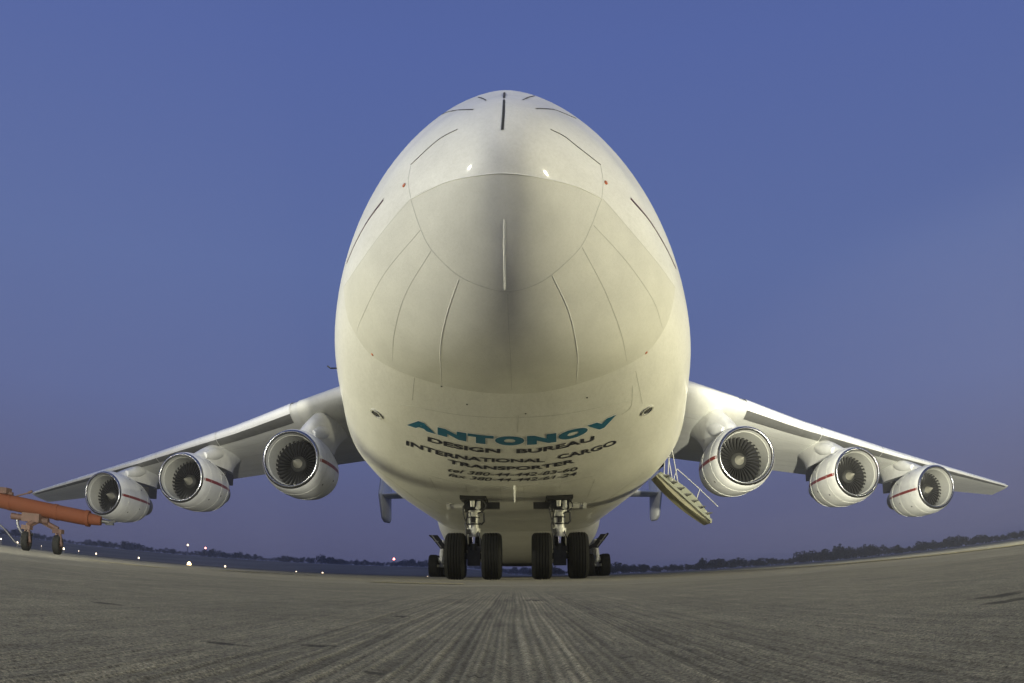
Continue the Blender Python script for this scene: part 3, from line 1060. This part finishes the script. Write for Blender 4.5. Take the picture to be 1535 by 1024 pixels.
NY = 9.45
t_proto = r_proto = None
for gx in (-1.005, 1.01):
    mb = MB()
    g0 = Vector((gx + .03, NY, 0))
    P = lambda x, y, z: g0 + Vector((x, y, z))
    mb.tube(P(0, 0, 1.62), P(0, 0, 1.20), .125, .115, 20)          # upper cylinder
    mb.tube(P(0, 0, 1.64), P(0, 0, 1.60), .19, .19, 20)
    mb.tube(P(0, 0, 1.22), P(0, 0, 1.12), .16, .15, 20)
    mb.tube(P(0, 0, 1.12), P(0, 0, 1.02), .14, .11, 20)
    gear = mb.build('nose_gear', M['strut'], plane)
    mb = MB()
    mb.tube(P(0, 0, 1.06), P(0, 0, .62), .085, .085, 20)
    mb.build('piston', M['chrome'], gear)
    mb = MB()
    mb.box(P(0, .06, 1.80), (.44, .5, .26))
    mb.box(P(0, -.02, 1.92), (.60, .75, .08))
    mb.tube(P(-.17, -.1, 1.72), P(-.17, -.1, 1.60), .07)
    mb.build('trunnion', M['greased'], gear, angle=30)
    mb = MB()
    mb.tube(P(.12, -.2, 1.86), P(.12, -.2, 1.68), .055, .06, 12)
    mb.tube(P(-.02, -.22, 1.86), P(-.02, -.22, 1.72), .06, .05, 12)
    mb.tube(P(.05, -.20, 1.70), P(.15, -.20, 1.66), .03, .03, 8)
    mb.build('steering_actuator', M['strut'], gear)
    o = 1 if gx > 0 else -1
    mb = MB()
    mb.tube(P(o * .2, 0, 1.76), P(o * .62, 0, 1.74), .075, .065, 16)
    mb.tube(P(o * .55, 0, 1.744), P(o * .64, 0, 1.74), .09, .09, 16)
    mb.build('side_brace', M['strut'], gear)
    mb = MB()
    mb.box(P(-o * .40, .05, 1.765), (.42, .3, .15))
    mb.build('door_link', M['greased'], gear, smooth=False)
    mb = MB()
    mb.path([P(.16, -.05, 1.62), P(.24, -.08, 1.58), P(.25, -.08, 1.38), P(.19, -.06, 1.32), P(.13, -.06, 1.34)], .022)
    mb.path([P(-.13, -.1, 1.6), P(-.19, -.14, 1.3), P(-.16, -.16, 1.0), P(-.14, -.1, .7)], .018)
    mb.path([P(.10, -.1, 1.15), P(.17, -.16, .95), P(.16, -.12, .66)], .016)
    mb.path(spline([P(-.12, -.2, 1.86), P(-.24, -.24, 1.7), P(-.2, -.22, 1.45), P(-.12, -.14, 1.25)], 12), .015)
    mb.path(spline([P(.2, -.22, 1.9), P(.3, -.26, 1.75), P(.22, -.24, 1.62), P(.08, -.2, 1.55)], 12), .014)
    mb.build('hydraulic_line', M['hose'], gear)
    mb = MB()
    for zz_ in (1.50, 1.34):
        mb.tube(P(0, 0, zz_), P(0, 0, zz_ - .035), .142, .142, 20)
    mb.box(P(.0, -.16, 1.42), (.10, .08, .14))
    mb.box(P(-.13, -.12, 1.14), (.09, .09, .12))
    mb.build('clamp_ring', M['greased'], gear, angle=30)
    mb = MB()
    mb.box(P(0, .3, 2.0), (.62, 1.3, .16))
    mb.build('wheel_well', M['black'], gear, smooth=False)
    mb = MB()
    mb.box(P(0, .05, .56), (.30, .34, .46))
    mb.tube(P(0, .02, .86), P(0, .02, .70), .13, .17, 16)
    mb.box(P(-.10, .15, .92), (.06, .10, .42), Matrix.Rotation(.3, 3, 'X'))
    mb.box(P(.10, .15, .92), (.06, .10, .42), Matrix.Rotation(.3, 3, 'X'))
    mb.tube(P(-.62, 0, .56), P(.62, 0, .56), .075, .075, 16)
    mb.build('axle_fork', M['greased'], gear, angle=30)
    for wx in (-.425, .425):
        if t_proto is None:
            t_proto = tyre_mesh(.56, .47, 5).build('tyre', M['rubber'], gear, angle=30)
            r_proto = rim_mesh(.56, .47).build('rim', M['rim'], gear)
            tt_, rr_ = t_proto, r_proto
        else:
            tt_, rr_ = t_proto.copy(), r_proto.copy()
            for o2 in (tt_, rr_):
                C.objects.link(o2)
                o2.parent = gear
        tt_.location = rr_.location = P(wx, 0, .56)
        tt_.rotation_euler = (random.random() * 6, 0, 0)

mt = mr = None
for sg in (-1, 1):
    for k in range(7):
        s = 36.2 + 1.75 * k
        g0 = Vector((sg * 4.36, s, 0))
        P = lambda x, y, z: g0 + Vector((x * sg, y, z))
        mb = MB()
        mb.tube(P(-.1, 0, 2.1), P(0, 0, 1.15), .12, .13)
        mb.tube(P(0, 0, 1.2), P(0, 0, .55), .09, .09)
        mb.tube(P(0, 0, .95), P(0, 0, .80), .17, .15)
        mb.tube(P(-.55, 0, .635), P(.55, 0, .635), .07, .07)
        mb.box(P(.05, -.14, 1.0), (.22, .1, .22))
        gear = mb.build('main_gear', M['strut'], plane)
        for wx in (-.44, .44):
            if mt is None:
                mt = tyre_mesh(.635, .50, 4).build('tyre', M['rubber'], gear, angle=30)
                mr = rim_mesh(.635, .50).build('rim', M['rim'], gear)
                a_, b_ = mt, mr
            else:
                a_, b_ = mt.copy(), mr.copy()
                for o2 in (a_, b_):
                    C.objects.link(o2)
                    o2.parent = gear
            a_.location = b_.location = P(wx, 0, .635)
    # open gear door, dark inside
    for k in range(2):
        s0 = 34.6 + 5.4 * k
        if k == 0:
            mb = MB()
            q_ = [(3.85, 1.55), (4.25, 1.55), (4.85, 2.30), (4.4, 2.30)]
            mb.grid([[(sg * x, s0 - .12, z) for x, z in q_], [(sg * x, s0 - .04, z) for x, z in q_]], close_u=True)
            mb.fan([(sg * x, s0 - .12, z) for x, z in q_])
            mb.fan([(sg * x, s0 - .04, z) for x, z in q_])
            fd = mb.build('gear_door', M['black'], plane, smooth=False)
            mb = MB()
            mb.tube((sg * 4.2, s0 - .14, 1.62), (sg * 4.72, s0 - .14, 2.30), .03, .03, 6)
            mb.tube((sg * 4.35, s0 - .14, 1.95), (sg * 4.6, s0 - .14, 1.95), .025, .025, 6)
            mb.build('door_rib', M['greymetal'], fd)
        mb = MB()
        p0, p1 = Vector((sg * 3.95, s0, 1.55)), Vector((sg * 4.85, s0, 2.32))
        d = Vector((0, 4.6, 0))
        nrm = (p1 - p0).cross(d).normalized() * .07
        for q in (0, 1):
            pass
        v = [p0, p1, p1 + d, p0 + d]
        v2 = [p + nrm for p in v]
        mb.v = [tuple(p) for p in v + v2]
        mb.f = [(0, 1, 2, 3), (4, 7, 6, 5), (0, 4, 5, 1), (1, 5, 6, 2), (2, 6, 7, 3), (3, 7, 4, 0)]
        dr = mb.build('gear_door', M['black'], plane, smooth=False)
        mb = MB()
        for j in range(3):
            a = p0.lerp(p1, .25 + .25 * j)
            mb.tube(a + Vector((0, -.02, -.03)), a + Vector((0, 4.4, -.03)), .03, .03, 6)
        mb.tube(p0.lerp(p1, .2) + Vector((0, -.03, -.02)), p0.lerp(p1, .9) + Vector((0, -.03, -.02)), .025, .025, 6)
        mb.build('door_rib', M['strut'], dr)

# ------------------------------------------------------------------ crew door let down as a stair
sa, sb = 10.5, 11.35
p_top, p_bot = Vector((3.62, 0, 2.62)), Vector((4.98, 0, 1.33))
dv = (p_bot - p_top)
nv = Vector((-dv.z, 0, dv.x)).normalized()       # towards the treads (up and outwards)
if nv.z < 0:
    nv = -nv
n_ = 14
mb = MB()
rows_t, rows_b = [], []
rr = []
for k in range(n_ + 1):
    u = k / n_
    c = p_top + dv * u
    bulge = .11 * math.sin(math.pi * min(1, .12 + .86 * u))
    lo_ = c - nv * (.06 + bulge)
    hi_ = c - nv * .02
    rr.append([(lo_.x, sa, lo_.z), (hi_.x, sa, hi_.z), (hi_.x, sb, hi_.z), (lo_.x, sb, lo_.z)])
mb.grid(rr, close_u=True)
mb.fan(rr[0])
mb.fan(rr[-1])
stair = mb.build('entry_stair', M['stairskin'], plane, angle=30)
tag(stair, label='crew door let down with steps on its inner side')
for (y0, y1) in ((sa - .03, sa + .04), (sb - .05, sb + .02)):
    mb = MB()
    rr = []
    for k in range(n_ + 1):
        u = k / n_
        c = p_top + dv * (.02 + .96 * u)
        hgt = (.22 + .14 * math.sin(math.pi * u)) if y0 > 11 else .02
        a, b = c - nv * .04, c + nv * hgt
        rr.append([(a.x, y0, a.z), (b.x, y0, b.z), (b.x, y1, b.z), (a.x, y1, a.z)])
    mb.grid(rr, close_u=True)
    mb.fan(rr[0])
    mb.fan(rr[-1])
    mb.build('stringer', M['stairgreen'], stair, smooth=False)
for k in range(7):
    c = p_top + dv * (.10 + .13 * k) + nv * .10
    mb = MB()
    mb.box((c.x, (sa + sb) / 2, c.z), (.22, sb - sa - .12, .03))
    mb.build('step', M['greymetal'], stair, smooth=False)
for y_ in (sb - .02,):
    mb = MB()
    a = p_top + dv * .28 + nv * .12
    b = p_top + dv * .72 + nv * .12
    up = Vector((.10, 0, .40)) + nv * .1
    a1, b1 = a + up, b + up
    e1 = b1 + dv * .34
    for p in (a, b, a1, b1, e1):
        p.y = y_
    mb.path([a, a1], .011)
    mb.path([b, b1], .011)
    mb.path([a1, b1, e1 + Vector((.02, 0, -.05))], .012)
    mb.build('handrail', M['slat'], stair)
mb = MB()
for y_ in (sa + .1, sb - .1):
    a = p_top + dv * .1 + nv * .1
    mb = MB()
    mb.path([(a.x + .05, y_, a.z), (a.x + .12, y_, a.z + .85)], .014)
    mb.path([(a.x + .3, y_, a.z - .2), (a.x + .14, y_, a.z + .95)], .012)
    mb.build('support_strut', M['slat'], stair)
mb = MB()
rows = [[(3.48, y_, 2.72), (3.74, y_, 2.78), (3.93, y_, 3.35), (3.99, y_, 4.2)] for y_ in (sa - .02, (sa + sb) / 2, sb + .02)]
mb.grid(rows)
mb.build('doorway', M['gap'], plane)

# ================================================================== THE ORANGE TOW BAR
tb0, tb1 = at(152, 781.0, 19.0), at(-70, 734, 20.6)
tow = empty('tow_bar', (tb0.x, tb0.y, 0))
tag(tow, 'orange aircraft tow bar on two small wheels at the left edge', 'tow bar')
bpy.context.view_layer.update()
org = Vector((tb0.x, tb0.y, 0))
T0, T1 = tb0 - org, tb1 - org
dr_ = (T1 - T0).normalized()
mb = MB()
mb.lathe(T0, dr_, [(0, .001), (0.0, .08), (.01, .105), (.16, .125), (.30, .135), (.34, .165), (.52, .172), (2.0, .18), (5.2, .18)], 32, (0, 0, 1))
tube = mb.build('tube', M['orange'], tow)
for t_ in (.34, 1.15, 2.42):
    mb = MB()
    mb.lathe(T0, dr_, [(t_ - .05, .15), (t_ - .045, .187), (t_ + .045, .187), (t_ + .05, .15)], 32, (0, 0, 1))
    mb.build('clamp_band', M['orange'], tow)
mb = MB()
mb.tube(T0 - dr_ * .02, T0 - dr_ * .2, .05, .045)
mb.box(T0 - dr_ * .22 + Vector((.02, 0, .01)), (.24, .05, .05), Matrix.Rotation(-.25, 3, 'Y'))
mb.box(T0 - dr_ * .19 + Vector((.02, 0, -.04)), (.20, .07, .045), Matrix.Rotation(-.05, 3, 'Y'))
mb.build('coupling_eye', M['greased'], tow, angle=30)
wp = []
for (px, py) in ((39, 806), (86, 813)):
    d_ = ray(px, py + 13)
    D_ = 19.4
    w_ = Vector((d_.x, d_.y, 0)).normalized() * D_
    wp.append(Vector((w_.x, w_.y, .225)) - org)
rotw = Matrix.Rotation(R(14), 4, 'Z')
for k, w in enumerate(wp):
    mb = MB()
    tm = tyre_mesh(.225, .17, 3)
    mb.v = [tuple((rotw @ Vector(v)) + w) for v in tm.v]
    mb.f = tm.f
    wo = mb.build('wheel', M['rubber'], tow)
    mb = MB()
    rm = rim_mesh(.225, .17)
    mb.v = [tuple((rotw @ Vector(v)) + w) for v in rm.v]
    mb.f = rm.f
    mb.build('rim', M['rust'], wo)
hub = [w.copy() for w in wp]
on_tube = lambda t_, dz=-.2: T0 + dr_ * t_ + Vector((0, 0, dz))
ax_pt = on_tube(1.62, -.20)
for k, w in enumerate(hub):
    mb = MB()
    top_ = w + Vector((0, 0, .36))
    mb.tube(w + Vector((.12, -.02, 0)), top_ + Vector((.06, -.02, -.08)), .035, .04, 10)
    mb.tube(w + Vector((-.12, .02, 0)), top_ + Vector((-.04, .02, -.08)), .03, .035, 10)
    mb.box(top_ + Vector((0, 0, -.05)), (.26, .14, .10))
    mb.tube(w + Vector((-.14, 0, 0)), w + Vector((.14, 0, 0)), .03)
    a = on_tube(1.55 + .25 * k, -.18)
    mb.tube(top_, a, .055, .05, 10)
    mb.tube(top_ + Vector((0, 0, -.06)), a + Vector((0, .1, -.06)), .03, .03, 8)
    mb.build('wheel_arm', M['rust'], tow, angle=40)
mb = MB()
mb.box(on_tube(1.75, -.24), (.5, .34, .20), Matrix.Rotation(.05, 3, 'Z'))
mb.tube(on_tube(1.35, -.25), on_tube(2.35, -.30), .075, .075)
mb.build('axle_carrier', M['rust'], tow, angle=30)
mb = MB()
a = on_tube(2.1, -.22)
mb.path(spline([on_tube(2.75, -.1), on_tube(2.78, -.45), on_tube(2.5, -.66), on_tube(2.15, -.92), on_tube(1.96, -.88), on_tube(1.9, -.7)], 18), .022)
mb.path(spline([on_tube(2.2, -.22), on_tube(2.15, -.5), on_tube(2.0, -.65), on_tube(1.75, -.62)], 14), .035)
mb.build('brake_hose', M['hose'], tow)
mb = MB()
mb.path([on_tube(2.25, .18), on_tube(1.95, .30), on_tube(1.84, .36)], .018)
mb.tube(on_tube(1.93, .31), on_tube(1.83, .365), .033)
mb.box(on_tube(2.62, .24), (.35, .25, .14))
mb.tube(on_tube(2.35, .2), on_tube(2.85, .22), .05)
mb.build('pump_handle', M['rust'], tow, angle=30)

# ================================================================== FAR THINGS: woods, lights


def leafcloud(c, rx, rz, n, mbx):
    ph = rng.normal(size=(n, 3))
    ph /= np.linalg.norm(ph, axis=1, keepdims=True)
    rad_ = rng.random(n)**.4
    for k in range(n):
        p = np.array(c) + ph[k] * rad_[k] * np.array([rx, rx * .8, rz])
        s = (.16 + .2 * rng.random()) * rz * .9
        a, b = rng.normal(size=3), rng.normal(size=3)
        a /= np.linalg.norm(a)
        b -= a * (a @ b)
        b /= np.linalg.norm(b)
        i = len(mbx.v)
        mbx.v += [tuple(p + a * s), tuple(p + b * s * .8), tuple(p - a * s * .9 + b * .2 * s), tuple(p - b * s)]
        mbx.f.append((i, i + 1, i + 2, i + 3))


def wood(name, label, az0, az1, dist, hmean, step, prof, group=None):
    mbx = MB()
    a = az0
    while a < az1:
        d = dist * (1 + .10 * (rng.random() - .5))
        h = hmean * prof(a) * (.72 + .40 * rng.random())
        x, y = d * math.sin(R(a)), d * math.cos(R(a))
        z0 = field_z(d, R(a))
        for q in range(3):
            leafcloud((x + rng.normal() * h * .28, y + rng.normal() * h * .4, z0 + h * (.30 + .22 * q)), h * (.62 - .12 * q), h * (.34 - .03 * q), 80, mbx)
        mbx.tube((x, y, z0 - .5), (x, y, z0 + h * .6), h * .03, h * .015, 5, False)
        a += step * (.6 + .8 * rng.random())
    o = mbx.build(name, M['foliage'], smooth=False)
    return tag(o, label, 'wood', group, 'stuff')


pL = lambda a: 1 + .28 * math.sin(a * .9 + 1) + .18 * math.sin(a * 2.3)
wood('far_wood', 'low dark wood on the rising ground left of the airplane', -48, 3.0, 930, 6.6, .17, pL)
pR = lambda a: 1.0 + .20 * math.sin(a * .8 + 2.2) + .15 * math.sin(a * 2.9) + (.35 if 20 < a < 26 else 0)
wood('far_wood', 'dark tree belt behind the level ground right of the airplane', 1.5, 48, 470, 4.8, .19, pR)


def light_post(px, py, dist, r, m, label, name='edge_light', hgt=None, cat='edge light', group=None):
    p = at(px, py, dist)
    zg = field_z(math.hypot(p.x, p.y), math.atan2(p.x, p.y)) if math.hypot(p.x, p.y) > 75 else 0
    e = empty(name, (p.x, p.y, min(zg, p.z - r * 1.1)))
    tag(e, label, cat, group)
    z = p.z - e.location.z
    mb = MB()
    mb.lathe((0, 0, z - r), (0, 0, 1), [(0, r * .75), (r * .5, r), (r * 1.2, r * .95), (r * 1.8, r * .6), (r * 2.1, .01)], 16)
    mb.build('lens', m, e)
    mb = MB()
    mb.lathe((0, 0, 0), (0, 0, 1), [(0, r * 1.4), (.02, r * 1.4), (.03, max(.03, r * .35)), (max(.05, z - r), max(.03, r * .3)), (max(.05, z - r) + .01, r * .85), (max(.05, z - r * .9), r * .85)], 12)
    mb.build('stem', M['fixture'], e)
    return e


G = 'airfield edge lights'
for (px, py, dist, r, m, lab) in (
        (1.5, 808, 62, .13, 'lampw', 'dim edge light cut by the left edge of the frame'),
        (26, 813.5, 60, .17, 'lampw', 'bright edge light left of the tow bar wheels'),
        (62, 818.5, 66, .06, 'lampw', 'tiny faint edge light between the tow bar wheels'),
        (95.5, 822.5, 60, .17, 'lampw', 'bright edge light just right of the tow bar wheels'),
        (118, 826, 66, .08, 'lampw', 'small edge light, second to the right of the tow bar'),
        (144, 830, 62, .14, 'lampw', 'edge light below the tow bar coupling'),
        (208, 836.3, 62, .14, 'lampw', 'edge light below the outermost left engine'),
        (283.5, 845.5, 58, .24, 'lampo', 'largest and brightest edge light, amber, left apron rim'),
        (337.5, 849, 62, .15, 'lampw', 'white edge light right of the big amber one'),
        (444, 857, 66, .11, 'lampw', 'left one of the two close edge lights mid apron rim'),
        (483.5, 859, 64, .16, 'lampw', 'right one of the two close edge lights mid apron rim'),
        (641, 864.5, 60, .10, 'lampw', 'edge light beside the left main wheels')):
    light_post(px, py, dist, r * (.42 if r < .2 else .62), M[m], lab, group=G)
light_post(432, 865.4, 30, .05, M['lampo'], 'small amber surface light on the apron', group=G)
light_post(590.5, 838, 800, 1.1, M['lampr'], 'red beacon on a mast above the left wood', 'beacon_mast', cat='beacon')
light_post(281.5, 817, 800, 1.0, M['lampw'], 'left one of two white mast lamps above the left wood', 'lamp_mast', cat='mast lamp')
light_post(308, 821.5, 800, .9, M['lampr'], 'right, pinkish one of two mast lamps above the left wood', 'lamp_mast', cat='mast lamp')

# ================================================================== the evening haze over the airfield
mb = MB()
mb.box((0, 700, 8.6), (3600, 3000, 22))
hz = mb.build('haze', M['dark'], smooth=False)
hm = bpy.data.materials.new('haze')
hm.use_nodes = True
hn = hm.node_tree
hn.nodes.remove(hn.nodes['Principled BSDF'])
pv = hn.nodes.new('ShaderNodeVolumePrincipled')
pv.inputs['Color'].default_value = (.86, .86, .90, 1)
pv.inputs['Density'].default_value = .00034
hn.links.new(pv.outputs[0], hn.nodes['Material Output'].inputs['Volume'])
hz.data.materials.clear()
hz.data.materials.append(hm)
tag(hz, kind='stuff')
